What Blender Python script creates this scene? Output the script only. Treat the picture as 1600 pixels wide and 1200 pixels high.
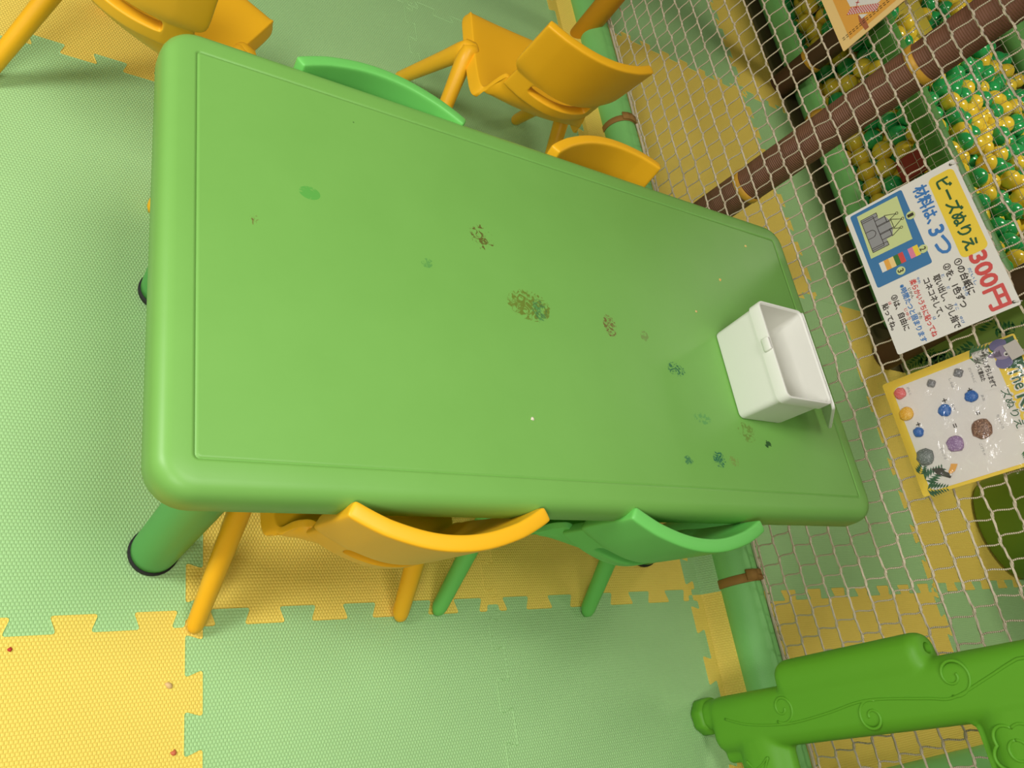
import bpy, bmesh, math, random
from mathutils import Vector, Matrix
random.seed(7)
for o in list(bpy.data.objects):
    bpy.data.objects.remove(o)
SC = bpy.context.scene
COL = SC.collection
PI = math.pi

# ------------------------------------------------------------------ camera
HC = 1.2785
F_PX = 1270.28
RX = Vector((0.82159565, -0.15173386, 0.54950653))      # camera right, in world axes
RD = Vector((0.11242703, -0.90186808, -0.41712603))     # camera down
RF = Vector((0.55887454, 0.40448832, -0.7239119))       # camera forward
cam_data = bpy.data.cameras.new('camera')
cam_data.sensor_width = 36.0
cam_data.lens = 36.0 * F_PX / 1600.0
cam_data.clip_start = 0.02
cam = bpy.data.objects.new('camera', cam_data)
COL.objects.link(cam)
M = Matrix((RX, -RD, -RF)).transposed().to_4x4()
M.translation = (0, 0, HC)
cam.matrix_world = M
SC.camera = cam

def project(p):
    d = Vector(p) - Vector((0, 0, HC))
    w = d.dot(RF)
    if w <= 0.01:
        return None
    return 800 + F_PX * d.dot(RX) / w, 600 + F_PX * d.dot(RD) / w, w

# ------------------------------------------------------------------ light
wd = bpy.data.worlds.new('indoor_ambient')
SC.world = wd
wd.use_nodes = True
wd.node_tree.nodes['Background'].inputs[0].default_value = (1.0, 0.88, 0.52, 1)
wd.node_tree.nodes['Background'].inputs[1].default_value = 0.15

def area(name, loc, size, power, col=(1, 0.93, 0.82), target=None, spread=None):
    l = bpy.data.lights.new(name, 'AREA')
    l.shape = 'RECTANGLE'
    l.size, l.size_y = size
    l.energy = power
    l.color = col
    if spread:
        l.spread = math.radians(spread)
    o = bpy.data.objects.new(name, l)
    COL.objects.link(o)
    o.location = loc
    if target is not None:
        o.rotation_euler = (Vector(target) - Vector(loc)).to_track_quat('-Z', 'Y').to_euler()
    return o
area('ceiling_lamp', (0.38, 0.10, 2.95), (0.9, 1.2), 35, (1, 0.98, 0.95))
area('wall_lamp', (-1.75, 0.75, 1.95), (0.7, 0.7), 47, (1, 0.98, 0.96), (0.6, 0.6, 0.3))
area('wall_lamp', (-1.0, -1.0, 2.1), (0.7, 0.7), 22, (1, 0.98, 0.95), (0.6, 0.2, 0.3))
area('fill_light', (3.3, 1.9, 1.98), (0.6, 0.3), 14, (1, 0.93, 0.80), None, 150)  # added fill light that brightens the balls, not a known fixture
area('fill_light', (2.35, 0.2, 1.98), (0.4, 0.3), 3, (1, 0.95, 0.84), None, 100)  # added fill light for the passage between the nets

SC.view_settings.view_transform = 'Standard'
SC.view_settings.look = 'None'
SC.view_settings.exposure = 0.0
SC.view_settings.gamma = 1.0
SC.view_settings.use_curve_mapping = False

# ------------------------------------------------------------------ helpers
def lin(r, g, b):
    f = lambda c: ((c / 255 + 0.055) / 1.055) ** 2.4 if c > 10 else c / 255 / 12.92
    return (f(r), f(g), f(b), 1)

class NT:
    def __init__(s, name):
        s.m = bpy.data.materials.new(name)
        s.m.use_nodes = True
        s.t = s.m.node_tree
        s.b = s.t.nodes['Principled BSDF']
    def n(s, typ, **kw):
        nd = s.t.nodes.new(typ)
        for k, v in kw.items():
            if k.startswith('i_'):
                key = k[2:]
                nd.inputs[int(key) if key.isdigit() else key].default_value = v
            else:
                setattr(nd, k, v)
        return nd
    def l(s, a, b):
        s.t.links.new(a, b)
    def math(s, op, a, b=None, c=None):
        nd = s.n('ShaderNodeMath', operation=op)
        for i, v in enumerate((a, b, c)):
            if v is None:
                continue
            if isinstance(v, (int, float)):
                nd.inputs[i].default_value = v
            else:
                s.l(v, nd.inputs[i])
        return nd.outputs[0]

def plastic(name, col, rough=0.4, spec=0.5, var=0.06, bump=0.0, bscale=60):
    k = NT(name)
    k.b.inputs['Roughness'].default_value = rough
    k.b.inputs['Specular IOR Level'].default_value = spec
    tc = k.n('ShaderNodeTexCoord')
    nz = k.n('ShaderNodeTexNoise', i_Scale=14.0, i_Detail=4.0)
    k.l(tc.outputs['Object'], nz.inputs['Vector'])
    mx = k.n('ShaderNodeMixRGB')
    mx.inputs[1].default_value = [c * (1 - var) for c in col[:3]] + [1]
    mx.inputs[2].default_value = [min(1, c * (1 + var)) for c in col[:3]] + [1]
    k.l(nz.outputs['Fac'], mx.inputs[0])
    k.l(mx.outputs[0], k.b.inputs['Base Color'])
    if bump:
        nb = k.n('ShaderNodeTexNoise', i_Scale=bscale, i_Detail=3.0)
        k.l(tc.outputs['Object'], nb.inputs['Vector'])
        bp = k.n('ShaderNodeBump', i_Strength=bump, i_Distance=0.002)
        k.l(nb.outputs['Fac'], bp.inputs['Height'])
        k.l(bp.outputs[0], k.b.inputs['Normal'])
    return k.m

def foam(name, col):
    k = NT(name)
    k.b.inputs['Roughness'].default_value = 0.6
    k.b.inputs['Specular IOR Level'].default_value = 0.4
    tc = k.n('ShaderNodeTexCoord')
    sp = k.n('ShaderNodeSeparateXYZ')
    k.l(tc.outputs['Object'], sp.inputs[0])
    px, py = 0.0052, 0.0050
    row = k.math('FLOOR', k.math('DIVIDE', sp.outputs[1], py))
    off = k.math('MULTIPLY', k.math('MODULO', row, 2.0), 0.5)
    fx = k.math('FRACT', k.math('ADD', k.math('DIVIDE', sp.outputs[0], px), off))
    fy = k.math('FRACT', k.math('DIVIDE', sp.outputs[1], py))
    sx = k.math('SINE', k.math('MULTIPLY', fx, PI))
    sy = k.math('SINE', k.math('MULTIPLY', fy, PI))
    h = k.math('POWER', k.math('MULTIPLY', sx, sy), 0.5)
    bp = k.n('ShaderNodeBump', i_Strength=0.75, i_Distance=0.0014)
    k.l(h, bp.inputs['Height'])
    k.l(bp.outputs[0], k.b.inputs['Normal'])
    nz = k.n('ShaderNodeTexNoise', i_Scale=5.0, i_Detail=5.0)
    k.l(tc.outputs['Object'], nz.inputs['Vector'])
    mx = k.n('ShaderNodeMixRGB')
    mx.inputs[1].default_value = [c * 0.93 for c in col[:3]] + [1]
    mx.inputs[2].default_value = [min(1, c * 1.05) for c in col[:3]] + [1]
    k.l(nz.outputs['Fac'], mx.inputs[0])
    k.l(mx.outputs[0], k.b.inputs['Base Color'])
    return k.m

def flat(name, r, g, b, rough=0.55):
    k = NT(name)
    k.b.inputs['Base Color'].default_value = lin(r, g, b)
    k.b.inputs['Roughness'].default_value = rough
    return k.m

def ribbed(name, col, pitch, axis=2, rough=0.5, strength=0.6):
    k = NT(name)
    k.b.inputs['Base Color'].default_value = col
    k.b.inputs['Roughness'].default_value = rough
    tc = k.n('ShaderNodeTexCoord')
    sp = k.n('ShaderNodeSeparateXYZ')
    k.l(tc.outputs['Object'], sp.inputs[0])
    s = k.math('SINE', k.math('MULTIPLY', sp.outputs[axis], 2 * PI / pitch))
    bp = k.n('ShaderNodeBump', i_Strength=strength, i_Distance=0.002)
    k.l(s, bp.inputs['Height'])
    k.l(bp.outputs[0], k.b.inputs['Normal'])
    return k.m

def obj(name, verts, faces, mat, parent=None, smooth=True, loc=None):
    me = bpy.data.meshes.new(name)
    me.from_pydata([tuple(v) for v in verts], [], faces)
    me.validate()
    me.update()
    if smooth:
        me.polygons.foreach_set('use_smooth', [True] * len(me.polygons))
    if mat:
        me.materials.append(mat)
    o = bpy.data.objects.new(name, me)
    COL.objects.link(o)
    if parent:
        o.parent = parent
    if loc is not None:
        o.location = loc
    return o

def from_bm(name, bm, mat, parent=None, smooth=True, loc=None):
    bmesh.ops.recalc_face_normals(bm, faces=bm.faces)
    me = bpy.data.meshes.new(name)
    bm.to_mesh(me)
    bm.free()
    if smooth:
        me.polygons.foreach_set('use_smooth', [True] * len(me.polygons))
    me.materials.append(mat)
    o = bpy.data.objects.new(name, me)
    COL.objects.link(o)
    if parent:
        o.parent = parent
    if loc is not None:
        o.location = loc
    return o

def crisp(o, deg=28):
    o.data.set_sharp_from_angle(angle=math.radians(deg))
    return o

def tag(o, label, cat, group=None, kind=None):
    o['label'] = label
    o['category'] = cat
    if group:
        o['group'] = group
    if kind:
        o['kind'] = kind
    return o

def empty(name, loc, rotz=0.0, label=None, cat=None, group=None, rotx=0.0):
    o = bpy.data.objects.new(name, None)
    o.empty_display_size = 0.05
    COL.objects.link(o)
    o.location = loc
    o.rotation_euler = (rotx, 0, rotz)
    if label:
        tag(o, label, cat, group)
    return o

def bevel(o, w, seg=2, angle=35):
    m = o.modifiers.new('bevel', 'BEVEL')
    m.width = w
    m.segments = seg
    m.limit_method = 'ANGLE'
    m.angle_limit = math.radians(angle)
    return o

def add_tube(V, Fc, path, radii, n=12, cap=True, sec=(1, 1), up=None):
    """sweep a circle / ellipse along a path, appending to V, Fc"""
    path = [Vector(p) for p in path]
    if isinstance(radii, (int, float)):
        radii = [radii] * len(path)
    t0 = (path[1] - path[0]).normalized()
    ref = Vector(up) if up is not None else (Vector((0, 0, 1)) if abs(t0.z) < 0.9 else Vector((0, 1, 0)))
    a = (ref - t0 * ref.dot(t0)).normalized()
    base = len(V)
    for i, p in enumerate(path):
        if i == 0:
            t = (path[1] - path[0])
        elif i == len(path) - 1:
            t = path[-1] - path[-2]
        else:
            t = (path[i + 1] - path[i]).normalized() + (path[i] - path[i - 1]).normalized()
        t = t.normalized() if t.length > 1e-9 else t0
        a = (a - t * a.dot(t))
        a = a.normalized() if a.length > 1e-6 else t.orthogonal().normalized()
        b = t.cross(a)
        for k in range(n):
            an = 2 * PI * k / n
            V.append(p + (a * math.cos(an) * sec[0] + b * math.sin(an) * sec[1]) * radii[i])
    for i in range(len(path) - 1):
        for k in range(n):
            q = base + i * n
            Fc.append((q + k, q + (k + 1) % n, q + n + (k + 1) % n, q + n + k))
    if cap:
        Fc.append(tuple(base + k for k in reversed(range(n))))
        Fc.append(tuple(base + (len(path) - 1) * n + k for k in range(n)))

def tube(name, path, radii, mat, parent=None, n=14, sec=(1, 1), up=None, loc=None):
    V, Fc = [], []
    add_tube(V, Fc, path, radii, n, True, sec, up)
    return obj(name, V, Fc, mat, parent, True, loc)

def rrect(w, d, r, n=6):
    """rounded rectangle outline, ccw, centred"""
    pts = []
    for cx, cy, a0 in ((w / 2 - r, d / 2 - r, 0), (-w / 2 + r, d / 2 - r, 90), (-w / 2 + r, -d / 2 + r, 180), (w / 2 - r, -d / 2 + r, 270)):
        for i in range(n + 1):
            a = math.radians(a0 + 90 * i / n)
            pts.append((cx + r * math.cos(a), cy + r * math.sin(a)))
    return pts

def loft(rings, cap0=True, cap1=True):
    V, Fc = [], []
    n = len(rings[0])
    for r in rings:
        V += [Vector(p) for p in r]
    for i in range(len(rings) - 1):
        for k in range(n):
            Fc.append((i * n + k, i * n + (k + 1) % n, (i + 1) * n + (k + 1) % n, (i + 1) * n + k))
    if cap0:
        Fc.append(tuple(reversed(range(n))))
    if cap1:
        Fc.append(tuple((len(rings) - 1) * n + k for k in range(n)))
    return V, Fc

# ------------------------------------------------------------------ materials
M_MATG = foam('green_foam', (0.41, 0.70, 0.295, 1))
M_MATY = foam('yellow_foam', (0.95, 0.72, 0.125, 1))
M_CHY = plastic('orange_yellow_plastic', (0.94, 0.49, 0.015, 1), 0.42, 0.4, 0.02)
M_CHG = plastic('light_green_plastic', lin(112, 200, 96), 0.42, 0.4, 0.02)
M_LEG = plastic('green_leg_plastic', lin(88, 168, 84), 0.45, 0.4, 0.03)
M_BLACK = flat('black_rubber', 32, 34, 30, 0.7)
M_WHITE = plastic('white_plastic', lin(232, 232, 222), 0.45, 0.4, 0.01)
M_VINYL = plastic('green_vinyl_padding', lin(134, 206, 116), 0.5, 0.4, 0.05, 0.25, 350)
M_VINYL2 = plastic('dark_green_vinyl_padding', lin(84, 146, 62), 0.5, 0.4, 0.05, 0.2, 300)
M_STRAP = plastic('tan_strap', lin(160, 120, 62), 0.7, 0.2, 0.1)
M_YSTRAP = plastic('yellow_band', lin(226, 172, 58), 0.5, 0.4, 0.03)
M_BROWN = ribbed('brown_ribbed_foam', lin(136, 92, 70), 0.0048, 2, 0.6, 0.5)
M_BROWN2 = plastic('dark_brown_foam', lin(88, 64, 46), 0.6, 0.3, 0.05)
M_YPOLE = plastic('yellow_pole_padding', lin(206, 140, 18), 0.5, 0.4, 0.03)
M_NET = ribbed('beige_twine', lin(224, 208, 180), 0.0035, 2, 0.85, 0.6)
M_NET2 = flat('thin_white_twine', 206, 202, 178, 0.8)
M_FENCE = plastic('leaf_green_plastic', lin(100, 168, 42), 0.5, 0.35, 0.02)
M_BALLY = plastic('yellow_ball_plastic', lin(240, 208, 62), 0.16, 0.6, 0.05)
M_BALLG = plastic('green_ball_plastic', lin(48, 166, 88), 0.16, 0.6, 0.05)
M_FLOOR = plastic('dark_subfloor', lin(92, 84, 50), 0.8, 0.2, 0.1)

def table_material():
    k = NT('green_table_plastic')
    k.b.inputs['Roughness'].default_value = 0.42
    k.b.inputs['Specular IOR Level'].default_value = 0.4
    tc = k.n('ShaderNodeTexCoord')
    nz = k.n('ShaderNodeTexNoise', i_Scale=5.0, i_Detail=8.0, i_Roughness=0.65)
    k.l(tc.outputs['Object'], nz.inputs['Vector'])
    mx = k.n('ShaderNodeMixRGB')
    mx.inputs[1].default_value = (0.170, 0.405, 0.076, 1)
    mx.inputs[2].default_value = (0.207, 0.47, 0.099, 1)
    k.l(nz.outputs['Fac'], mx.inputs[0])
    cur = mx.outputs[0]
    sp = k.n('ShaderNodeSeparateXYZ')
    k.l(tc.outputs['Object'], sp.inputs[0])
    # paint and crayon stains: x, y, rx, ry, colour, strength, noise scale, threshold
    stains = [(0.335, 0.668, .014, .010, lin(62, 160, 62), .55, 90, .42),
              (0.590, 0.667, .022, .022, lin(96, 70, 30), .85, 150, .56),
              (0.655, 0.566, .038, .026, lin(104, 112, 30), .8, 130, .50),
              (0.672, 0.560, .014, .020, lin(40, 110, 70), .6, 170, .52),
              (0.806, 0.559, .013, .020, lin(110, 80, 40), .9, 160, .50),
              (0.876, 0.553, .009, .010, lin(110, 120, 60), .6, 150, .50),
              (0.930, 0.502, .020, .013, lin(24, 100, 70), .9, 170, .52),
              (1.060, 0.405, .022, .018, lin(104, 116, 40), .6, 140, .52),
              (0.975, 0.353, .014, .014, lin(20, 100, 80), .9, 170, .50),
              (0.905, 0.347, .010, .008, lin(20, 100, 80), .7, 170, .52),
              (1.010, 0.353, .012, .010, lin(130, 120, 60), .5, 150, .52),
              (0.960, 0.420, .020, .010, lin(60, 140, 80), .5, 120, .50),
              (0.495, 0.600, .010, .008, lin(60, 130, 70), .5, 150, .50),
              (0.263, 0.608, .008, .008, lin(110, 70, 40), .8, 190, .57),
              (1.105, 0.388, .009, .007, lin(26, 70, 36), .9, 100, .48)]
    for x, y, rx, ry, c, st, ns, th in stains:
        dx = k.math('DIVIDE', k.math('SUBTRACT', sp.outputs[0], x), rx)
        dy = k.math('DIVIDE', k.math('SUBTRACT', sp.outputs[1], y), ry)
        d2 = k.math('ADD', k.math('MULTIPLY', dx, dx), k.math('MULTIPLY', dy, dy))
        fall = k.math('SUBTRACT', 1.0, d2)
        n2 = k.n('ShaderNodeTexNoise', i_Scale=float(ns) * .55, i_Detail=7.0, i_Roughness=0.62, i_Distortion=2.2)
        k.l(tc.outputs['Object'], n2.inputs['Vector'])
        a = k.math('ADD', n2.outputs['Fac'], k.math('MULTIPLY', k.math('MAXIMUM', fall, -2.0), 0.10))
        r = k.n('ShaderNodeMapRange', i_1=th + 0.02, i_2=th + 0.09, i_3=0.0, i_4=st)
        k.l(a, r.inputs[0])
        inside = k.math('MULTIPLY', r.outputs[0], k.math('GREATER_THAN', fall, 0.0))
        m2 = k.n('ShaderNodeMixRGB')
        k.l(inside, m2.inputs[0])
        k.l(cur, m2.inputs[1])
        m2.inputs[2].default_value = c
        cur = m2.outputs[0]
    # scattered tiny specks
    vo = k.n('ShaderNodeTexVoronoi', i_Scale=17.0)
    k.l(tc.outputs['Object'], vo.inputs['Vector'])
    sel = k.math('GREATER_THAN', vo.outputs['Color'], 0.62)
    spk = k.math('MULTIPLY', k.math('LESS_THAN', vo.outputs['Distance'], 0.035), sel)
    m3 = k.n('ShaderNodeMixRGB')
    k.l(k.math('MULTIPLY', spk, 0.7), m3.inputs[0])
    k.l(cur, m3.inputs[1])
    m3.inputs[2].default_value = lin(52, 92, 40)
    k.l(m3.outputs[0], k.b.inputs['Base Color'])
    return k.m
M_TABLE = table_material()

# ------------------------------------------------------------------ floor and mats
def struct(o):
    o['kind'] = 'structure'
    return o
struct(obj('floor', [(-1.6, -1.6, -.013), (6.5, -1.6, -.013), (6.5, 5.5, -.013), (-1.6, 5.5, -.013)], [(0, 1, 2, 3)], M_FLOOR, smooth=False))

V_, F_ = loft([[(x + 3.52, y + 1.75, z) for x, y in rrect(5.6, 6.5, .05, 3)] for z in (2.05, 2.17)])
struct(obj('shade_deck', V_, F_, M_FLOOR, smooth=False))  # unseen deck slab, added overhead to shade the far end of the table

def jig(p0, p1, n, amp=0.0125):
    """a jigsaw seam from p0 to p1 with n dovetail teeth; n = 0 is straight"""
    p0, p1 = Vector(p0), Vector(p1)
    if n == 0:
        return [p0, p1]
    d = p1 - p0
    nrm = Vector((-d.y, d.x)).normalized()
    pts = []
    for i in range(n):
        for t, s in ((0.30, -1), (0.215, 1), (0.785, 1), (0.70, -1)):
            pts.append((p0 + d * ((i + t) / n) + nrm * amp * s))
    a = p0 + d * (0.12 / n)
    b = p0 + d * (1 - 0.12 / n)
    pts = [p0, a, a - nrm * amp] + pts + [b - nrm * amp, b, p1]
    out = [pts[0]]
    for i in range(1, len(pts) - 1):
        A, B, C = pts[i - 1], pts[i], pts[i + 1]
        r = min(0.0045, (A - B).length * 0.4, (C - B).length * 0.4)
        u, v = (A - B).normalized() * r, (C - B).normalized() * r
        out += [B + u, B + (u + v) * 0.30, B + v]
    out.append(pts[-1])
    return out

def mat_tile(outline, mat, label, group='foam floor mats', thick=0.0125, bend=None):
    bm = bmesh.new()
    c = sum((Vector(p) for p in outline), Vector((0, 0))) / len(outline)
    vs = [bm.verts.new((p[0] - c.x, p[1] - c.y, 0)) for p in outline]
    f = bm.faces.new(vs)
    f.normal_update()
    if f.normal.z < 0:
        f.normal_flip()
    ret = bmesh.ops.extrude_face_region(bm, geom=[f])
    low = [e for e in ret['geom'] if isinstance(e, bmesh.types.BMVert)]
    for v in low:
        v.co.z = -thick
    top = [g for g in bm.faces if all(abs(v.co.z) < 1e-7 for v in g.verts)]
    rim = set(v for g in top for v in g.verts)
    bmesh.ops.inset_region(bm, faces=top, thickness=0.0013, use_even_offset=True)
    for v in rim:
        v.co.z -= 0.0009
    if bend:
        bmesh.ops.triangulate(bm, faces=bm.faces[:])
        for cut in bend[0]:
            bmesh.ops.bisect_plane(bm, geom=bm.verts[:] + bm.edges[:] + bm.faces[:], plane_co=(cut - c.x, 0, 0), plane_no=(1, 0, 0))
        for v in bm.verts:
            v.co.z += bend[1](v.co.x + c.x)
    o = from_bm('foam_mat', bm, mat, smooth=False, loc=(c.x, c.y, 0))
    tag(o, label, 'floor mat', group)
    return o

def cell(x0, x1, y0, y1, nb, nr, nt, nl):
    """outline of a tile from its four seams (teeth counts bottom, right, top, left); xs / ys may be per-corner"""
    xa, xb = (x0 if isinstance(x0, tuple) else (x0, x0)), (x1 if isinstance(x1, tuple) else (x1, x1))
    b = jig((xa[0], y0), (xb[0], y0), nb)
    r = jig((xb[0], y0), (xb[1], y1), nr)
    t = jig((xa[1], y1), (xb[1], y1), nt)[::-1]
    l = jig((xa[0], y0), (xa[1], y1), nl)[::-1]
    return b[:-1] + r[:-1] + t[:-1] + l[:-1]

XS = [-0.735, -0.204, 0.326, 0.857, 1.386]
YS = [-0.814, -0.284, 0.246, 0.776, 1.285, 1.815, 2.345]
near = {
    (0, 1): (M_MATY, None), (0, 2): (M_MATG, None), (0, 3): (M_MATG, None),
    (1, 0): (M_MATG, None),
    (1, 1): (M_MATY, 'yellow foam mat at the near left corner of the floor with a red speck'),
    (1, 4): (M_MATY, 'yellow foam mat under the tilted orange chair at the table corner'),
    (2, 1): (M_MATG, 'bright green foam mat in front of the orange chair tucked under the table'),
    (2, 2): (M_MATY, 'yellow foam mat under the orange chair tucked under the table'),
    (2, 3): (M_MATG, 'green foam mat hidden mostly below the middle of the table'),
    (2, 4): (M_MATG, 'green foam mat behind the table next to the light green chair back'),
    (3, 1): (M_MATG, 'green foam mat beside the padded floor rail next to the fence foot'),
    (3, 2): (M_MATY, 'yellow foam mat under the green chair tucked under the table'),
    (3, 3): (M_MATG, 'green foam mat below the far end of the table'),
    (3, 4): (M_MATG, 'shaded green foam mat under the empty orange chair that faces away'),
    (2, 5): (M_MATG, 'dim green foam mat furthest behind the table on the left'),
    (3, 5): (M_MATG, 'dim green foam mat beyond the empty orange chair'),
}
for (i, j), (m, lab) in near.items():
    if lab is None:
        continue
    x1 = XS[i + 1]
    mat_tile(cell(XS[i], x1, YS[j], YS[j + 1], 5, 5, 5, 5), m, lab)
def chain(x, ys):
    out = []
    for a, b in zip(ys, ys[1:]):
        out += jig((x, a), (x, b), 5)[(1 if out else 0):]
    return out
o_l = jig((XS[1], YS[2]), (XS[2], YS[2]), 5)[:-1] + chain(XS[2], YS[2:5])[:-1] + jig((XS[1], YS[4]), (XS[2], YS[4]), 5)[::-1][:-1] + chain(XS[1], YS[2:5])[::-1][:-1]
mat_tile(o_l, M_MATG, 'large green foam mat left of the table, under its two near legs')
# narrow edge strips that curl up against the padded rail
curl = ([1.415, 1.425, 1.435, 1.444], lambda x: 0.0 if x < 1.415 else (x - 1.415) * 0.95)
mat_tile(cell(1.386, 1.452, -.284, .246, 0, 0, 0, 5), M_MATY, 'narrow yellow foam mat strip along the padded floor rail near the fence foot', bend=curl)
mat_tile([(1.452, 1.285), (1.452, .246)][::-1] + chain(1.386, YS[2:5])[::-1], M_MATG, 'narrow green foam mat strip along the floor rail beyond the table end', bend=curl)
mat_tile([(1.452, 1.285), (1.452, 2.345)] + chain(1.386, YS[4:7])[::-1], M_MATY, 'narrow pale yellow foam mat strip along the floor rail behind the empty orange chair', bend=curl)
# passage between the two nets
PA = 1.57
mat_tile(cell(PA, 2.38, -.72, .235, 8, 9, 8, 0), M_MATY, 'yellow foam mat behind the net seen above and through the green fence')
o_a = jig((PA, .235), (2.38, .235), 8)[:-1] + jig((2.38, .235), (2.42, 1.19), 9) + [Vector((2.30, 1.19))] + jig((PA, 1.19), (2.30, 1.19), 8)[::-1][1:]
mat_tile(o_a, M_MATG, 'green foam mat just behind the net at the far table end')
mat_tile(cell(PA, 2.30, 1.19, 2.10, 8, 9, 8, 0), M_MATY, 'large yellow foam mat behind the net and below the brown pole')
mat_tile(cell(PA, 2.30, 2.10, 3.0, 8, 9, 8, 0), M_MATG, 'green foam mat behind the top of the net above the yellow mat')
mat_tile(cell(2.38, 3.30, -.72, .235, 9, 0, 9, 9), M_MATG, 'grey green foam mat behind the net right of the fence socket')
o_b = jig((2.38, .235), (3.30, .235), 9)[:-1] + [Vector((3.30, .235)), Vector((3.30, .97)), Vector((2.56, .97)), Vector((2.56, 1.19))] + jig((2.38, .235), (2.42, 1.19), 9)[::-1]
mat_tile(o_b, M_MATY, 'yellow foam mat below the sample card and beside the green drum')
mat_tile(cell(2.30, 2.56, 1.19, 2.10, 0, 0, 3, 9), M_MATG, 'narrow green foam mat in front of the ball pit edge')
mat_tile(cell(2.30, 2.56, 2.10, 3.0, 3, 0, 0, 9), M_MATY, 'narrow yellow foam mat in front of the far part of the ball pit')
# crumbs of coloured clay trodden on the mats
def crumb(x, y, r, col, label, z0=0.0):
    V, Fc = [], []
    n = 9
    ring = [r * random.uniform(.6, 1.1) for _ in range(n)]
    for z, s in ((0.0, 1.0), (r * .35, .8), (r * .55, .35)):
        for k in range(n):
            V.append((x + ring[k] * s * math.cos(2 * PI * k / n), y + ring[k] * s * math.sin(2 * PI * k / n), z + z0))
    for i in range(2):
        for k in range(n):
            Fc.append((i * n + k, i * n + (k + 1) % n, (i + 1) * n + (k + 1) % n, (i + 1) * n + k))
    Fc.append(tuple(range(2 * n, 3 * n)))
    tag(obj('clay_crumb', V, Fc, flat('clay_' + str(col[0]), *col)), label, 'crumb')
crumb(0.094, 0.217, .004, (186, 52, 40), 'tiny red clay crumb on the yellow mat at the left edge')
crumb(0.292, 0.155, .006, (222, 186, 128), 'tiny beige smear of clay on the yellow mat near its jigsaw edge')
crumb(0.300, 0.065, .005, (206, 110, 70), 'tiny orange red crumb near the bottom corner of the yellow mat')

crumb(1.219, .807, .0035, (232, 200, 120), 'tiny pale yellow crumb near the far back corner of the table top', .5)
crumb(1.109, .707, .0035, (220, 180, 100), 'tiny beige crumb on the table top behind the white box', .5)
crumb(.625, .387, .0030, (222, 214, 190), 'tiny whitish crumb on the middle of the table top', .5)
crumb(1.018, .624, .0028, (214, 180, 120), 'tiny tan crumb on the table top left of the white box', .5)
# ------------------------------------------------------------------ table
TX0, TX1, TY0, TY1, TZ = 0.158, 1.358, 0.2645, 0.8865, 0.50
tcx, tcy = (TX0 + TX1) / 2, (TY0 + TY1) / 2
table = empty('play_table', (tcx, tcy, 0), 0, 'long green plastic play table with paint stains on its top', 'table')
rings = []
def tring(inset, z, r=0.045):
    rr = max(0.004, r - inset)
    return [(x, y, z) for x, y in rrect(TX1 - TX0 - 2 * inset, TY1 - TY0 - 2 * inset, rr, 8)]
for ins, z in ((.030, .440), (.012, .446), (.004, .450), (.0, .456), (.0, .474), (.0008, .482), (.003, .4885), (.007, .4945), (.013, .4982), (.020, .4998), (.0365, .500), (.0392, .500), (.0397, .4988), (.0405, .4988), (.0410, .4998), (.0440, .4998)):
    rings.append(tring(ins, z))
V, Fc = loft(rings)
# shift so that object coordinates equal world x, y
top = obj('table_top', V, Fc, M_TABLE, table)
me = top.data
for v in me.vertices:
    v.co.x += tcx
    v.co.y += tcy
top.location = (-tcx, -tcy, 0)
for lx, ly in ((.266, .345), (.266, .797), (1.258, .345), (1.258, .797)):
    leg = tube('leg', [(lx - tcx, ly - tcy, .010), (lx - tcx, ly - tcy, .03), (lx - tcx, ly - tcy, .30), (lx - tcx, ly - tcy, .452)], [.0335, .034, .034, .035], M_LEG, table, 28)
    V, Fc = [], []
    tube('foot_cap', [(lx - tcx, ly - tcy, 0), (lx - tcx, ly - tcy, .004), (lx - tcx, ly - tcy, .012)], [.035, .0362, .0362], M_BLACK, leg, 28)

# ------------------------------------------------------------------ chairs
def smooth_mods(o, thick, bev):
    t = o.modifiers.new('solidify', 'SOLIDIFY')
    t.thickness = thick
    t.offset = 0
    b = o.modifiers.new('bevel', 'BEVEL')
    b.width = bev
    b.segments = 1
    b.limit_method = 'ANGLE'
    b.angle_limit = math.radians(55)
    u = o.modifiers.new('subdivision', 'SUBSURF')
    u.levels = 2
    u.render_levels = 2
    return o

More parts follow.
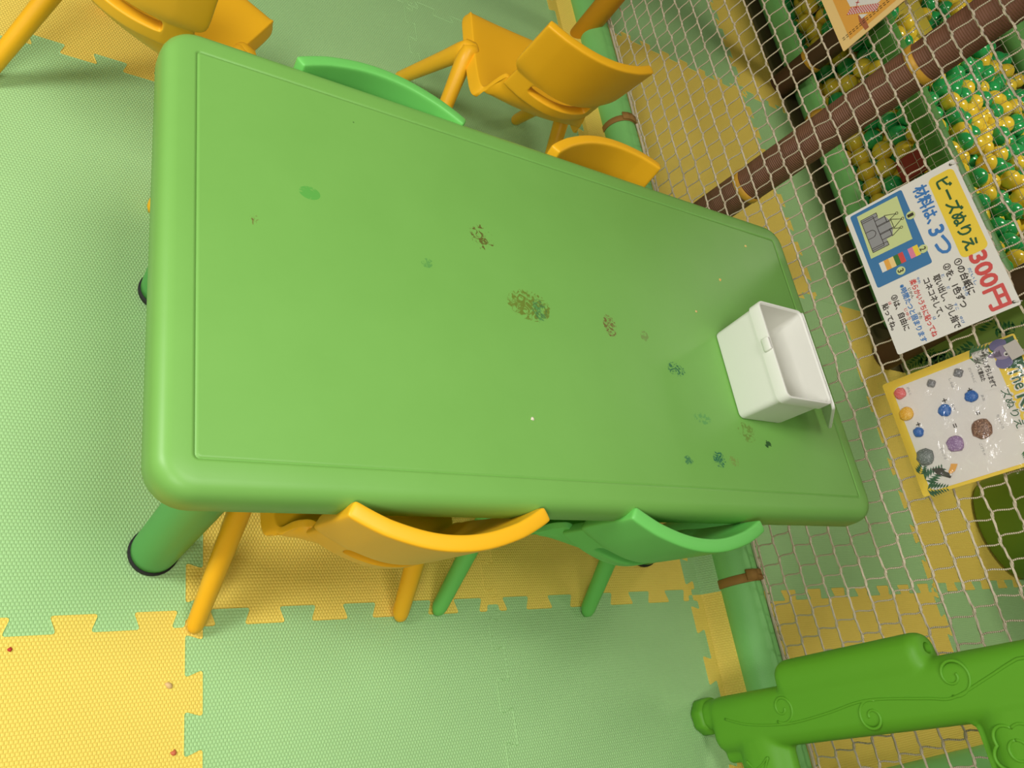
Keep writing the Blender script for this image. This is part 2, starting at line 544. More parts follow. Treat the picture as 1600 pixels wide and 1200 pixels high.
def build_chair(mat, root):
    # seat: pan with turned down lip and sides, rear sweeping up into the back shell
    prof = [(.140, .238, .112, 0), (.146, .254, .120, 0), (.138, .266, .125, 0), (.112, .2665, .128, 0), (.05, .262, .130, 0),
            (-.02, .259, .132, 0), (-.075, .261, .134, 0), (-.100, .269, .131, .25), (-.120, .285, .122, .7), (-.133, .305, .114, 1), (-.140, .330, .110, 1)]
    us = [-1, -.93, -.72, -.4, 0, .4, .72, .93, 1]
    V, Fc = [], []
    nprof = len(prof)
    for i, (y, z, hw, arc) in enumerate(prof):
        flat_zone = 2 <= i <= 7
        V.append((-hw - .006, y + .045 * arc, z - (.026 if flat_zone else .006)))
        for u in us:
            dip = -.006 * (1 - u * u) if flat_zone else 0
            V.append((u * hw, y + .045 * arc * u * u, z + dip))
        V.append((hw + .006, y + .045 * arc, z - (.026 if flat_zone else .006)))
    w = len(us) + 2
    for i in range(nprof - 1):
        for k in range(w - 1):
            q = i * w + k
            Fc.append((q, q + w, q + w + 1, q + 1))
    seat = obj('seat', V, Fc, mat, root)
    smooth_mods(seat, .011, .002)
    # backrest: curved panel with a grip slot above the seat
    us = [-1, -.91, -.80, -.69, -.66, -.4, -.14, .14, .4, .66, .69, .80, .91, 1]
    zs = [.312, .326, .336, .340, .362, .366, .376, .386, .41, .45, .474, .490, .4985]
    V, Fc = [], []
    for z in zs:
        t = (z - .357) / .143
        yc = -.149 - .021 * t
        kk = .045 - .005 * t
        if z < .37:
            hw = .108
        elif z < .380:
            hw = .120
        else:
            hw = .127 + .006 * (z - .384) / .118
        for u in us:
            V.append((u * hw, yc + kk * u * u, z))
    w = len(us)
    for i in range(len(zs) - 1):
        for k in range(w - 1):
            um = (us[k] + us[k + 1]) / 2
            if zs[i] >= .3399 and zs[i + 1] <= .3621 and abs(um) < .67:
                continue
            q = i * w + k
            Fc.append((q, q + 1, q + w + 1, q + w))
    back = obj('backrest', V, Fc, mat, root)
    smooth_mods(back, .0205, .0045)
    for sx in (-1, 1):
        for fx, fy in ((.172, .160), (.167, -.151)):
            s = 1 if fy > 0 else -1
            A0 = Vector((sx * .118, .034, .246))
            A1 = Vector((sx * .142, .034 + s * .004, .249))
            Ft = Vector((sx * fx, fy, .014))
            d = (Ft - A1)
            path = [A0, A0.lerp(A1, .6) + Vector((0, 0, .004)), A1 + Vector((0, 0, .001)), A1 + d * .07, A1 + d * .3, A1 + d * .7, Ft, Ft + d.normalized() * .008, Vector((Ft.x + d.x * .04, Ft.y + d.y * .04, .0005))]
            rad = [.016, .020, .0215, .0212, .0188, .0168, .0152, .0132, .0085]
            tube('leg', path, rad, mat, root, 14, (1.0, .88), (sx, 0, 0))

protos = {}
def chair(kind, x, y, rot, label):
    mat = M_CHY if kind == 'y' else M_CHG
    root = empty('child_chair', (x, y, 0), math.radians(rot), label, 'chair', 'small plastic chairs around the table')
    if kind not in protos:
        build_chair(mat, root)
        protos[kind] = root
    else:
        for ch in list(protos[kind].children):
            c = ch.copy()
            COL.objects.link(c)
            c.parent = root
    return root
chair('y', .493, .389, 0, 'orange yellow plastic chair tucked under the front side of the table, nearer its left end')
chair('g', .912, .387, -3, 'light green plastic chair tucked under the front side of the table beside the orange one')
chair('g', .462, .760, 178, 'light green plastic chair whose back shows behind the far side of the table')
chair('y', .931, .792, 190.5, 'orange yellow chair pushed in behind the table, only its curved back showing beside the net')
chair('y', .966, 1.346, 0, 'orange yellow plastic chair standing free behind the table with back, seat and legs visible')
chair('y', .202, 1.190, -35, 'orange yellow plastic chair cut by the photo edge at the near left table corner')

# ------------------------------------------------------------------ white box
bx = empty('storage_box', (1.103, .508, TZ + .0005), 0, 'open white plastic box with a hinged lid on the far end of the table', 'box')
def bring(w, d, z, r):
    return [(x, y, z) for x, y in rrect(w, d, r, 5)]
rg = [bring(.100, .152, .0, .007), bring(.105, .158, .0015, .009), bring(.107, .160, .006, .010), bring(.110, .168, .079, .011), bring(.1145, .1735, .080, .012), bring(.1155, .1745, .099, .012), bring(.1140, .1730, .1005, .011),
      bring(.1090, .1680, .1005, .009), bring(.1060, .1640, .098, .009), bring(.1050, .1630, .080, .009), bring(.1020, .1550, .008, .008), bring(.098, .150, .0045, .006)]
V, Fc = loft(rg)
crisp(obj('body', V, Fc, M_WHITE, bx))
V, Fc = loft([bring(.004, .020, .0, .0015), bring(.006, .022, .002, .0015), bring(.006, .022, .012, .0015), bring(.004, .020, .014, .0015)])
obj('latch_tab', V, Fc, M_WHITE, bx, loc=(-.0595, .008, .087))
lid = [bring(.117, .180, -.001, .010), bring(.118, .181, .0, .011), bring(.118, .181, .0034, .011), bring(.117, .180, .0042, .010), bring(.113, .176, .0042, .008), bring(.112, .175, .0018, .008)]
V, Fc = loft(lid)
lo = crisp(obj('lid', V, Fc, M_WHITE, bx))
lo.location = (.0605 + .047, 0, .098 - .0395)
lo.rotation_euler = (0, math.radians(39), 0)
for yy in (-.055, .055):
    tube('hinge', [(.060, yy - .012, .096), (.060, yy + .012, .096)], .0032, M_WHITE, bx, 8)

# ------------------------------------------------------------------ padded floor rail, straps, poles
rail = tube('padded_floor_rail', [(1.492, -1.1, .048), (1.492, -1.08, .048), (1.492, 2.6, .048), (1.492, 2.62, .048)], [.045, .048, .048, .045], M_VINYL, None, 28)
tag(rail, 'green padded vinyl rail lying on the floor along the foot of the near net', 'rail')
def strap(y, label):
    e = empty('tie_strap', (1.492, y, .048), 0, label, 'strap', None)
    V, Fc = [], []
    n = 26
    prof = [(.0488, -.010), (.0506, -.009), (.0506, .009), (.0488, .010)]
    for k in range(n):
        a = 2 * PI * k / n
        for r, yy in prof:
            V.append((r * math.cos(a), yy + .003 * math.cos(a), r * math.sin(a) if r * math.sin(a) > -.0478 else -.0478))
    for k in range(n):
        for i in range(4):
            Fc.append((k * 4 + i, k * 4 + (i + 1) % 4, ((k + 1) % n) * 4 + (i + 1) % 4, ((k + 1) % n) * 4 + i))
    obj('band', V, Fc, M_STRAP, e)
    V, Fc = [], []
    for i in range(7):
        a = math.radians(118 - i * 17)
        for r, yy in ((.0508, -.0115), (.0555, -.0115), (.0555, .0115), (.0508, .0115)):
            V.append((r * math.cos(a), yy + .004, r * math.sin(a)))
    for i in range(6):
        for k in range(4):
            Fc.append((i * 4 + k, i * 4 + (k + 1) % 4, i * 4 + 4 + (k + 1) % 4, i * 4 + 4 + k))
    Fc += [(3, 2, 1, 0), (24, 25, 26, 27)]
    obj('strap_end', V, Fc, M_STRAP, e)
strap(.262, 'tan strap around the padded floor rail just above the green fence foot')
strap(1.575, 'tan strap around the padded floor rail behind the pushed in orange chair')

def pole(name, p0, p1, r, mat, bands, label, lower=None, cat='pole'):
    p0, p1 = Vector(p0), Vector(p1)
    e = empty(name, p0, 0, label, cat)
    d = p1 - p0
    L = d.length
    q = d.to_track_quat('Z', 'Y')
    e.rotation_mode = 'QUATERNION'
    e.rotation_quaternion = q
    tube('padding', [(0, 0, .0), (0, 0, .004), (0, 0, L - .004), (0, 0, L)], [r * .93, r, r, r * .93], mat, e, 28)
    for b in bands:
        tube('band', [(0, 0, b - .009), (0, 0, b - .008), (0, 0, b + .008), (0, 0, b + .009)], [r * 1.01, r * 1.05, r * 1.05, r * 1.01], M_YSTRAP, e, 28)
    return e
pole('padded_pole', (1.605, 1.232, -.012), (1.602, 1.137, 1.45), .045, M_BROWN, (.325, .80), 'thick brown ribbed foam pole rising diagonally right behind the net')
pole('padded_pole', (2.572, 2.235, -.012), (2.572, 2.17, 1.6), .047, M_BROWN2, (.17, .62), 'darker brown foam pole further back at the ball pit corner under the orange poster')
pole('padded_pole', (2.575, 1.010, .0), (2.575, 1.06, 1.6), .047, M_BROWN2, (.55,), 'short visible foot of a brown pole below the price poster')
pole('padded_pole', (1.462, 1.962, .0), (1.462, 1.972, 1.4), .034, M_YPOLE, (), 'mustard yellow padded pole behind the back of the free standing orange chair')

# ------------------------------------------------------------------ nets
def net(name, X, ys, zs, py, pz, ry, rz, rk, mat, label, knot, skew, seed, nside=5, wob=.004):
    """square mesh of knotted twine in the plane x = X: thick strands along y, thin ones along z"""
    rnd = random.Random(seed)
    ny = int((ys[1] - ys[0]) / py)
    nz = int((zs[1] - zs[0]) / pz)
    V, Fc = [], []
    P = {}
    for j in range(nz + 1):
        ph = skew * j
        drift = rnd.gauss(0, .001)
        for i in range(ny + 1):
            y = ys[0] + i * py + ph + drift + rnd.gauss(0, .0011)
            z = zs[0] + j * pz + rnd.gauss(0, .0011)
            x = X + wob * (math.sin(y * 4.1 + z * 2.3 + seed) + math.sin(z * 5.3 - y * 2.2)) * .5
            P[i, j] = Vector((x, y, z))
    k = Vector((0, knot, knot * .25))
    for j in range(nz + 1):
        for i in range(ny + 1):
            c = P[i, j]
            top, bot = c + k, c - k
            add_tube(V, Fc, [top + k * .15, c + k * .5, c - k * .5, bot - k * .15], [ry * .9, rk, rk, ry * .9], nside, False)
            if i < ny:
                a, b = top, P[i + 1, j] - k
                m1, m2 = a.lerp(b, .3), a.lerp(b, .7)
                add_tube(V, Fc, [a, m1 + Vector((0, 0, -knot * .18)), m2 + Vector((0, 0, knot * .10)), b], ry, nside, False)
            if j < nz:
                a, b = c + k, P[i, j + 1] - k
                m1 = a.lerp(b, .25) + Vector((0, knot * .22, 0))
                m2 = a.lerp(b, .75) - Vector((0, knot * .22, 0))
                add_tube(V, Fc, [a, m1, m2, b], rz, nside, False)
    o = obj(name, V, Fc, mat)
    tag(o, label, 'net')
    return o, P, ny, nz
netA, PA_, nyA, nzA = net('rope_net', 1.502, (-.85, 2.62), (.118, 1.30), .0432, .0454, .0022, .0017, .0031, M_NET, 'beige knotted rope net hanging behind the table, with the posters tied on it', .0058, .0088, 3)
# edge rope lashed along the floor rail
V, Fc = [], []
yy = -.85
pth = []
while yy < 2.6:
    pth.append((1.520 + random.uniform(-.002, .002), yy, .0925 + random.uniform(-.001, .001)))
    yy += .03
add_tube(V, Fc, pth, .0038, 7)
for i in range(nyA + 1):
    a = PA_[i, 0] - Vector((0, .006, 0))
    s = random.uniform(-.008, .008)
    add_tube(V, Fc, [a, (a + Vector((1.522, a.y + s, .096))) / 2 + Vector((.003, 0, 0)), Vector((1.522, a.y + s, .0965)), Vector((1.527, a.y + s - .012, .091)), Vector((1.522, a.y + s - .02, .0965))], .0017, 5, False)
obj('edge_rope', V, Fc, M_NET, netA)
net('safety_net', 2.632, (1.10, 3.0), (.10, 1.15), .047, .047, .0009, .0009, .0013, M_NET2, 'thin white square net in front of the ball pit', .0015, 0, 5, nside=4, wob=.004)

# ------------------------------------------------------------------ ball pit
r2 = tube('padded_rail', [(2.685, 1.14, .0475), (2.685, 1.16, .0475), (2.685, 2.95, .0475), (2.685, 2.97, .0475)], [.043, .047, .047, .043], M_VINYL, None, 24)
tag(r2, 'green padded rail on the floor along the foot of the ball pit net', 'rail')
V, Fc = [], []
for yb in (2.07, 1.55):
    V, Fc = [], []
    add_tube(V, Fc, [(2.685, yb - .012, .0475), (2.685, yb + .012, .0475)], .049, 24)
    obj('band', V, Fc, M_YSTRAP, r2)
r3 = tube('padded_rail', [(2.69, 1.10, .392), (2.69, 1.12, .392), (2.69, 2.95, .392), (2.69, 2.97, .392)], [.044, .048, .048, .044], M_VINYL2, None, 24)
tag(r3, 'dark green padded rail at ball height across the ball pit', 'rail')
r4 = tube('padded_rail', [(4.25, 1.0, .42), (4.25, 1.02, .42), (4.25, 3.6, .42), (4.25, 3.62, .42)], [.06, .07, .07, .06], M_VINYL, None, 24)
tag(r4, 'pale green padded rail along the far side of the ball pit', 'rail')
from mathutils.kdtree import KDTree
R = .0375
rnd = random.Random(11)
FX0, FX1 = 2.748, 4.15
def pit_floor(x):
    return 0.0 if x < 2.93 else .20
pts = []
for zi in range(6):
    for ix in range(2):
        for iy in range(23):
            pts.append(Vector((2.80 + ix * .076, 1.22 + iy * .076, .04 + zi * .074)))
for zi in range(3):
    for ix in range(16):
        for iy in range(17 if ix < 6 else 25):
            pts.append(Vector((2.97 + ix * .0745, 1.22 + iy * .0765, .24 + zi * .078)))
for p in pts:
    p += Vector((rnd.uniform(-.02, .02), rnd.uniform(-.02, .02), rnd.uniform(-.01, .03)))
for it in range(150):
    kd = KDTree(len(pts))
    for i, p in enumerate(pts):
        kd.insert(p, i)
    kd.balance()
    new = [p.copy() for p in pts]
    for i, p in enumerate(pts):
        if it < 70:
            new[i].z -= .0035
        for q_, j, d in kd.find_range(p, 2 * R):
            if j != i and d > 1e-6:
                new[i] += (p - q_) * ((2 * R - d) / d * (.42 if it < 90 else .3))
    for p in new:
        ymax = 2.86 if p.x < 2.93 else (2.44 if p.x < 3.42 else 3.06)
        if p.y > 2.44 and 2.93 <= p.x < 3.42 + R:
            ymax = 3.06
            if p.x - 3.2 > (p.y - 2.44):
                p.x = 3.42 + R
            else:
                ymax = 2.44
        p.x = min(max(p.x, FX0 + R), FX1 - R)
        p.y = min(max(p.y, 1.18 + R), ymax)
        p.z = max(p.z, pit_floor(p.x) + R)
        if p.z < .20 + R - .002 and p.x > 2.93 - R:
            p.x = 2.93 - R
    pts = new
kd = KDTree(len(pts))
for i, p in enumerate(pts):
    kd.insert(p, i)
kd.balance()
pit = []
for i, p in enumerate(pts):
    above = sum(1 for q_, j, d in kd.find_range(p + Vector((0, 0, 1.5 * R)), 1.3 * R) if j != i and q_.z > p.z + .5 * R)
    kind = 'top' if above < 2 else ('front' if p.x < FX0 + 1.5 * R else 'deep')
    pit.append((p.x, p.y, p.z, kind))
def hidden(px, py):
    def inq(q):
        s = None
        for i in range(len(q)):
            (x0, y0), (x1, y1) = q[i], q[(i + 1) % len(q)]
            c = (x1 - x0) * (py - y0) - (y1 - y0) * (px - x0)
            if s is None:
                s = c > 0
            elif (c > 0) != s:
                return True and False
        return True
    quads = [[(1318, 335), (1498, 240), (1602, 478), (1402, 566)], [(1320, 84), (1272, -20), (1440, -20)], [(1375, 600), (1600, 500), (1640, 700), (1450, 780)],
             [(1085, 300), (1085, 365), (1600, 45), (1600, -30)]]
    return any(inq(q) for q in quads)
vis, rest = [], []
for b in pit:
    p = project(b[:3])
    if b[3] != 'deep' and p and -10 < p[0] < 1610 and -10 < p[1] < 1210 and not hidden(p[0], p[1]):
        vis.append((p[2], b))
    else:
        rest.append(b)
vis.sort()
single = [b for _, b in vis[:300]]
rest += [b for _, b in vis[300:]]
def ball_mesh(mat):
    bm = bmesh.new()
    bmesh.ops.create_uvsphere(bm, u_segments=18, v_segments=12, radius=R)
    me = bpy.data.meshes.new('ball')
    bm.to_mesh(me)
    bm.free()
    me.polygons.foreach_set('use_smooth', [True] * len(me.polygons))
    me.materials.append(mat)
    return me
mY, mG = ball_mesh(M_BALLY), ball_mesh(M_BALLG)
def is_yellow(b):
    pr = .72 if (b[3] == 'front' and b[1] < 1.85) else .47
    return rnd.random() < pr
for b in single:
    yl = is_yellow(b)
    o = bpy.data.objects.new('ball', mY if yl else mG)
    COL.objects.link(o)
    o.location = b[:3]
    o.rotation_euler = (rnd.uniform(0, 3), rnd.uniform(0, 3), 0)
    if yl:
        tag(o, 'glossy yellow plastic ball in the ball pit behind the nets', 'ball', 'yellow balls in the ball pit')
    else:
        tag(o, 'glossy green plastic ball in the ball pit behind the nets', 'ball', 'green balls in the ball pit')
bm = bmesh.new()
for b in rest:
    g = bmesh.ops.create_icosphere(bm, subdivisions=2, radius=R, matrix=Matrix.Translation(b[:3]))
    mi = 0 if is_yellow(b) else 1
    for v in g['verts']:
        for f in v.link_faces:
            f.material_index = mi
ob = from_bm('ball_filling', bm, M_BALLY)
ob.data.materials.append(M_BALLG)
tag(ob, 'mass of yellow and green plastic balls filling the rest of the pit', 'balls', None, 'stuff')
bm = bmesh.new()
bmesh.ops.create_cube(bm, size=1)
for v in bm.verts:
    v.co = Vector((v.co.x * 1.2, v.co.y * 1.95, v.co.z * .19))
pb = from_bm('pit_base', bm, M_FLOOR, None, False, (3.54, 2.17, .082))
pb['kind'] = 'structure'
bm = bmesh.new()
bmesh.ops.create_cube(bm, size=1)
for v in bm.verts:
    v.co = Vector((v.co.x * .42, v.co.y * .80, v.co.z * .36))
ys_ = from_bm('foam_step', bm, plastic('yellow_step_vinyl', lin(196, 178, 62), .6, .3, .05), None, False, (3.19, 2.905, .167))
bevel(ys_, .02, 3)
tag(ys_, 'olive yellow padded step beyond the balls, beside the orange poster', 'step')
# red foam block between the balls, just under the rail
bm = bmesh.new()
bmesh.ops.create_cube(bm, size=1)
for v in bm.verts:
    v.co = Vector((v.co.x * .03, v.co.y * .09, v.co.z * .10))
rb = from_bm('foam_block', bm, flat('dark_red_foam', 150, 48, 42), None, False, (2.70, 1.655, .292))
bevel(rb, .008, 3)
tag(rb, 'dark red foam block showing below the ball pit rail', 'block')

# leaf print panel and drum right of the ball pit
def place2d(o, root):
    o.parent = root
def poly(name, pts, mat, root, depth, smooth=False):
    """flat printed shape on a sheet whose face is local -y; pts are (u, v); depth in layers"""
    y = -.0004 * depth
    return obj(name, [(u, y, v) for u, v in pts], [tuple(range(len(pts)))], mat, root, False)
def multi(name, shapes, mat, root, depth):
    V, Fc = [], []
    y = -.0004 * depth
    for pts in shapes:
        b = len(V)
        V += [(u, y, v) for u, v in pts]
        Fc.append(tuple(range(b, b + len(pts))))
    return obj(name, V, Fc, mat, root, False)
def stroke(pts, w):
    """a polyline as a list of quads"""
    out = []
    for a, b in zip(pts, pts[1:]):
        a, b = Vector(a), Vector(b)
        d = b - a
        if d.length < 1e-7:
            continue
        d.normalize()
        nn = Vector((-d.y, d.x)) * w / 2
        e = d * w * .35
        out.append([tuple(a - e + nn), tuple(a - e - nn), tuple(b + e - nn), tuple(b + e + nn)])
    return out
def circ(u, v, r, n=20, ry=None, a0=0, a1=360):
    ry = r if ry is None else ry
    m = n if a1 - a0 >= 360 else n + 1
    return [(u + r * math.cos(math.radians(a0 + (a1 - a0) * i / n)), v + ry * math.sin(math.radians(a0 + (a1 - a0) * i / n))) for i in range(m)]
def text(body, u, v, h, width, mat, root, depth, bold=0.0, rot=0.0, name='lettering'):
    c = bpy.data.curves.new('text', 'FONT')
    c.body = body
    c.resolution_u = 3
    t = bpy.data.objects.new('text', c)
    COL.objects.link(t)
    dg = bpy.context.evaluated_depsgraph_get()
    me = bpy.data.meshes.new_from_object(t.evaluated_get(dg))
    bpy.data.objects.remove(t)
    xs = [p.co.x for p in me.vertices]
    zs = [p.co.y for p in me.vertices]
    x0, x1, y0, y1 = min(xs), max(xs), min(zs), max(zs)
    sy = h / (y1 - y0)
    sx = width / (x1 - x0)
    cr, sr = math.cos(rot), math.sin(rot)
    for p in me.vertices:
        a, b = (p.co.x - x0) * sx, (p.co.y - y0) * sy
        p.co = (u + a * cr - b * sr, -.0004 * depth, v + a * sr + b * cr)
    me.materials.clear()
    me.materials.append(mat)
    if bold > 0:
        # heavier pen strokes: the outline repeated a little to every side
        d = bold * h * .9
        V0 = [p.co.copy() for p in me.vertices]
        F0 = [tuple(p.vertices) for p in me.polygons]
        V, Fc = [], []
        for a in range(8):
            off = Vector((d * math.cos(a * PI / 4), -.00003 * a, d * math.sin(a * PI / 4)))
            b0 = len(V)
            V += [p + off for p in V0]
            Fc += [tuple(i + b0 for i in f) for f in F0]
        bpy.data.meshes.remove(me)
        return obj(name, V, Fc, mat, root, False)
    o = bpy.data.objects.new(name, me)
    COL.objects.link(o)
    o.parent = root
    return o
def sheet(name, W, H, mat, root, t=.0016, r=.004):
    V, Fc = loft([[(u + W / 2, -.0, v + H / 2) for u, v in rrect(W, H, r, 3)], [(u + W / 2, t, v + H / 2) for u, v in rrect(W, H, r, 3)]])
    return obj(name, V, Fc, mat, root, False)
I_WHITE = flat('paper_white', 232, 226, 218, .35)
I_YEL = flat('print_yellow', 244, 210, 70, .35)
I_BLUE = flat('print_blue', 66, 122, 172, .35)
I_BLUE2 = flat('lettering_blue', 64, 124, 190, .4)
I_RED = flat('lettering_red', 214, 78, 74, .4)
I_BLK = flat('lettering_dark', 60, 52, 44, .4)
I_GRN = flat('lettering_green', 40, 92, 56, .4)
I_LEAF = flat('print_leaf_green', 62, 118, 60, .4)
I_LEAF2 = flat('print_light_leaf', 132, 160, 76, .4)
I_GREY = flat('print_grey', 150, 148, 150, .4)
I_PALE = flat('print_pale_green', 206, 214, 150, .4)
I_ORANGE = flat('print_orange', 236, 170, 76, .4)
I_TAN = flat('print_tan', 246, 208, 138, .4)
I_PINK = flat('print_pink', 226, 130, 160, .4)
I_WOOD = flat('print_wood_brown', 176, 106, 72, .4)

# poster 1: price poster
TILT = math.radians(11.2)
p1 = empty('price_poster', (1.452, .878, .590), -PI / 2, 'white laminated price poster with yellow title and 300 yen in red, tied to the net', 'poster', None, -TILT)
W1, H1 = .318, .217
def q(u, v):
    return ((u + .002 - .1 * v) * .995, (v - .004) * .94)
sheet('sheet', W1, H1, I_WHITE, p1)
poly('title_band', [(u + .105, v + .186) for u, v in rrect(.180, .047, .010, 5)], I_YEL, p1, 1)
text('ビーズぬりえ', .028, .1735, .025, .156, I_GRN, p1, 3, .034)
text('300円', .196, .171, .033, .114, I_RED, p1, 2, .05)
text('材料は、', .018, .133, .025, .082, I_BLUE2, p1, 2, .038)
text('3つ', .112, .130, .026, .058, I_BLUE2, p1, 2, .05)
poly('photo_panel', [(u + .0905, v + .0625) for u, v in rrect(.170, .106, .004, 3)], I_BLUE, p1, 1)
poly('colouring_sheet', [(.013, .022), (.112, .018), (.113, .100), (.014, .104)], I_PALE, p1, 2)
# simple outline of a little castle
cs = []
def box(u0, v0, u1, v1):
    return [(u0, v0), (u1, v0), (u1, v1), (u0, v1), (u0, v0)]
lines = [box(.030, .026, .098, .050), box(.042, .050, .054, .070), box(.074, .050, .086, .070), box(.056, .050, .072, .078), [(.040, .070), (.048, .090), (.056, .070), (.040, .070)], [(.054, .078), (.064, .096), (.074, .078), (.054, .078)], [(.072, .070), (.080, .088), (.088, .070), (.072, .070)],
         box(.026, .026, .034, .058), box(.094, .026, .102, .058)]
for ln in lines:
    cs += stroke(ln, .0011)
cs += stroke([(.056, .026)] + circ(.064, .036, .008, 10, None, 180, 0) + [(.072, .026)], .0011)
for a, b in ((.048, .092), (.064, .098), (.080, .090)):
    cs += stroke(circ(a, b, .0025, 10) + [(a + .0025, b)], .0009)
poly('castle_fill', [(.026, .026), (.102, .026), (.102, .058), (.088, .058), (.088, .070), (.074, .075), (.054, .075), (.040, .070), (.040, .058), (.026, .058)], I_GREY, p1, 3)
multi('castle_outline', cs, I_BLK, p1, 4)
for k, m in enumerate((I_YEL, I_PINK, I_BLUE2, I_RED, I_LEAF, I_TAN, I_ORANGE, I_WHITE)):
    poly('clay_sachet_print', [(.128, .094 - k * .0094), (.150, .094 - k * .0094), (.150, .1034 - k * .0094), (.128, .1034 - k * .0094)], m, p1, 2)
for ch, u, v in (('1', .066, .113), ('2', .142, .110), ('3', .163, .060)):
    poly('number_disc', circ(u, v, .0085), I_PALE, p1, 3)
    text(ch, u - .003, v - .0055, .011, .006, I_BLK, p1, 5, .02)
for body, u, v, h, w, m in (('①の台紙に', .190, .148, .0140, .075, I_BLK), ('②を、1色ずつ', .190, .1285, .0135, .092, I_BLK), ('取い出し、少し指で', .202, .1060, .0130, .112, I_BLK),
                            ('コネコネして、', .200, .0885, .0120, .080, I_BLK), ('柔らかいうちに貼ってね', .190, .0665, .0115, .122, I_RED), ('※時間たつと固まります', .190, .0460, .0115, .124, I_BLUE2),
                            ('③は、自由に', .203, .0255, .0125, .076, I_BLK), ('貼ってね。', .212, .0050, .0115, .056, I_BLK)):
    text(body, u, v, h, w, m, p1, 2, .026)
for body, u, v, w, m in (('だいし', .216, .1640, .036, I_BLUE2), ('いろ', .246, .1440, .018, I_BLUE2), ('と', .206, .1205, .006, I_BLUE2), ('だ', .232, .1205, .006, I_BLUE2), ('すこ', .268, .1205, .014, I_BLUE2), ('ゆび', .296, .1205, .014, I_BLUE2),
                         ('やわ', .190, .0795, .013, I_BLUE2), ('は', .276, .0795, .006, I_BLUE2), ('じかん', .203, .0590, .022, I_BLK), ('かた', .256, .0590, .014, I_BLK), ('じゆう', .238, .0395, .024, I_RED), ('は', .212, .0178, .006, I_RED)):
    text(body, u, v, .0052, w, m, p1, 2, .01)
def grommet(root, u, v, twine=True):
    poly('painted_hole', circ(u, v, .0028, 12), I_BLK, root, 5)  # flat black disc, the dark inside of the hole is only painted
    V, Fc = [], []
    add_tube(V, Fc, [(u, -.004, v), (u + .002, -.003, v + .006), (u + .001, .006, v + .011)], .0014, 6)
    obj('tie_cord', V, Fc, I_WHITE, root)
grommet(p1, .009, .209)
grommet(p1, .310, .208)

# poster 2: sample card in a clear sleeve
p2 = empty('sample_card', (1.452, .520, .540), -PI / 2, 'yellow and white clay colour sample card in a clear sleeve, tied below the price poster', 'poster', None, -TILT)
W2, H2 = .224, .236
def q2(u, v):
    return ((u - .004 - .09 * v) * .98, (v - .013) * .965)
sheet('sheet', W2, H2, I_YEL, p2)
poly('white_panel', [(u + .1165, v + .104) for u, v in rrect(.203, .178, .012, 5)], I_WHITE, p2, 1)
# jungle leaves and animals printed round the edge
def fern(u, v, ang, L, n=7):
    out = []
    for i in range(n):
        t = (i + 1) / n
        bu, bv = u + math.cos(ang) * L * t * .8, v + math.sin(ang) * L * t * .8
        for s in (-1, 1):
            a2 = ang + s * .9
            l2 = L * .45 * (1 - t * .6)
            e = (bu + math.cos(a2) * l2, bv + math.sin(a2) * l2)
            mu, mv = (bu + e[0]) / 2, (bv + e[1]) / 2
            w = l2 * .16
            out.append([(bu, bv), (mu - math.sin(a2) * w, mv + math.cos(a2) * w), e, (mu + math.sin(a2) * w, mv - math.cos(a2) * w)])
    return out
multi('leaf_print', fern(.198, .008, 1.9, .05) + fern(.212, .006, 1.35, .045) + fern(.186, .006, 2.5, .035), I_GRN, p2, 2)
multi('leaf_print', fern(.176, .192, .3, .05) + fern(.196, .184, -.3, .03) + fern(.014, .150, 1.6, .06) + fern(.016, .205, 1.2, .03), I_LEAF, p2, 3)
poly('leaf_print', [(.004, .190), (.030, .196), (.056, .206), (.066, .232), (.004, .233)], I_GRN, p2, 2)
I_ELE = flat('print_elephant_grey', 150, 134, 158, .4)
I_ELE2 = flat('print_elephant_ear', 112, 106, 148, .4)
poly('elephant_ear', circ(.010, .206, .010, 16, .014), I_ELE2, p2, 4)
poly('elephant_ear', circ(.043, .205, .012, 16, .014), I_ELE2, p2, 4)
poly('elephant_head', circ(.026, .209, .013, 18, .016), I_ELE, p2, 5)
poly('elephant_trunk', [(.020, .205), (.032, .205), (.029, .190), (.025, .184), (.021, .187), (.022, .195)], I_ELE, p2, 5)
poly('elephant_eye', circ(.031, .213, .0045), I_WHITE, p2, 6)
poly('elephant_pupil', circ(.0317, .2125, .0020), I_BLK, p2, 7)
text('The', .058, .203, .022, .040, I_WHITE, p2, 4, .075)
text('The', .0595, .2045, .019, .037, I_GRN, p2, 5, .02)
text('Kids', .106, .199, .028, .062, I_WHITE, p2, 4, .075)
text('Kids', .1075, .2005, .025, .059, I_GRN, p2, 5, .02)
text('ズぬりえ', .086, .180, .017, .076, I_WHITE, p2, 4, .08)
text('ズぬりえ', .088, .1815, .014, .072, I_GRN, p2, 5, .01)
poly('note_strip', [(.006, .162), (.080, .156), (.082, .182), (.008, .190)], I_WHITE, p2, 3)
text('*すこしずらしまぜて', .012, .1745, .009, .066, I_BLK, p2, 5, .03, -.06)
text('つくって重ねた', .018, .1625, .008, .044, I_BLK, p2, 5, .03, -.06)
for body, u, v, w in (('だいやもんど', .030, .148, .030), ('しるば', .036, .112, .018), ('あお', .084, .150, .012), ('あお', .082, .100, .012), ('ちゃいろ', .126, .160, .026), ('むらさき', .150, .056, .022), ('こげちゃ', .164, .118, .022), ('ぴんく', .022, .040, .016)):
    text(body, u, v, .0045, w, I_GREY, p2, 3, .0)
for body, u, v, w in (('+', .0665, .0885, .008), ('+', .0645, .1335, .008), ('=', .1165, .0905, .007), ('=', .1085, .1330, .007), ('+', .0915, .0325, .008)):
    text(body, u, v, .008 if body == '+' else .005, w, I_BLK, p2, 3, .02)
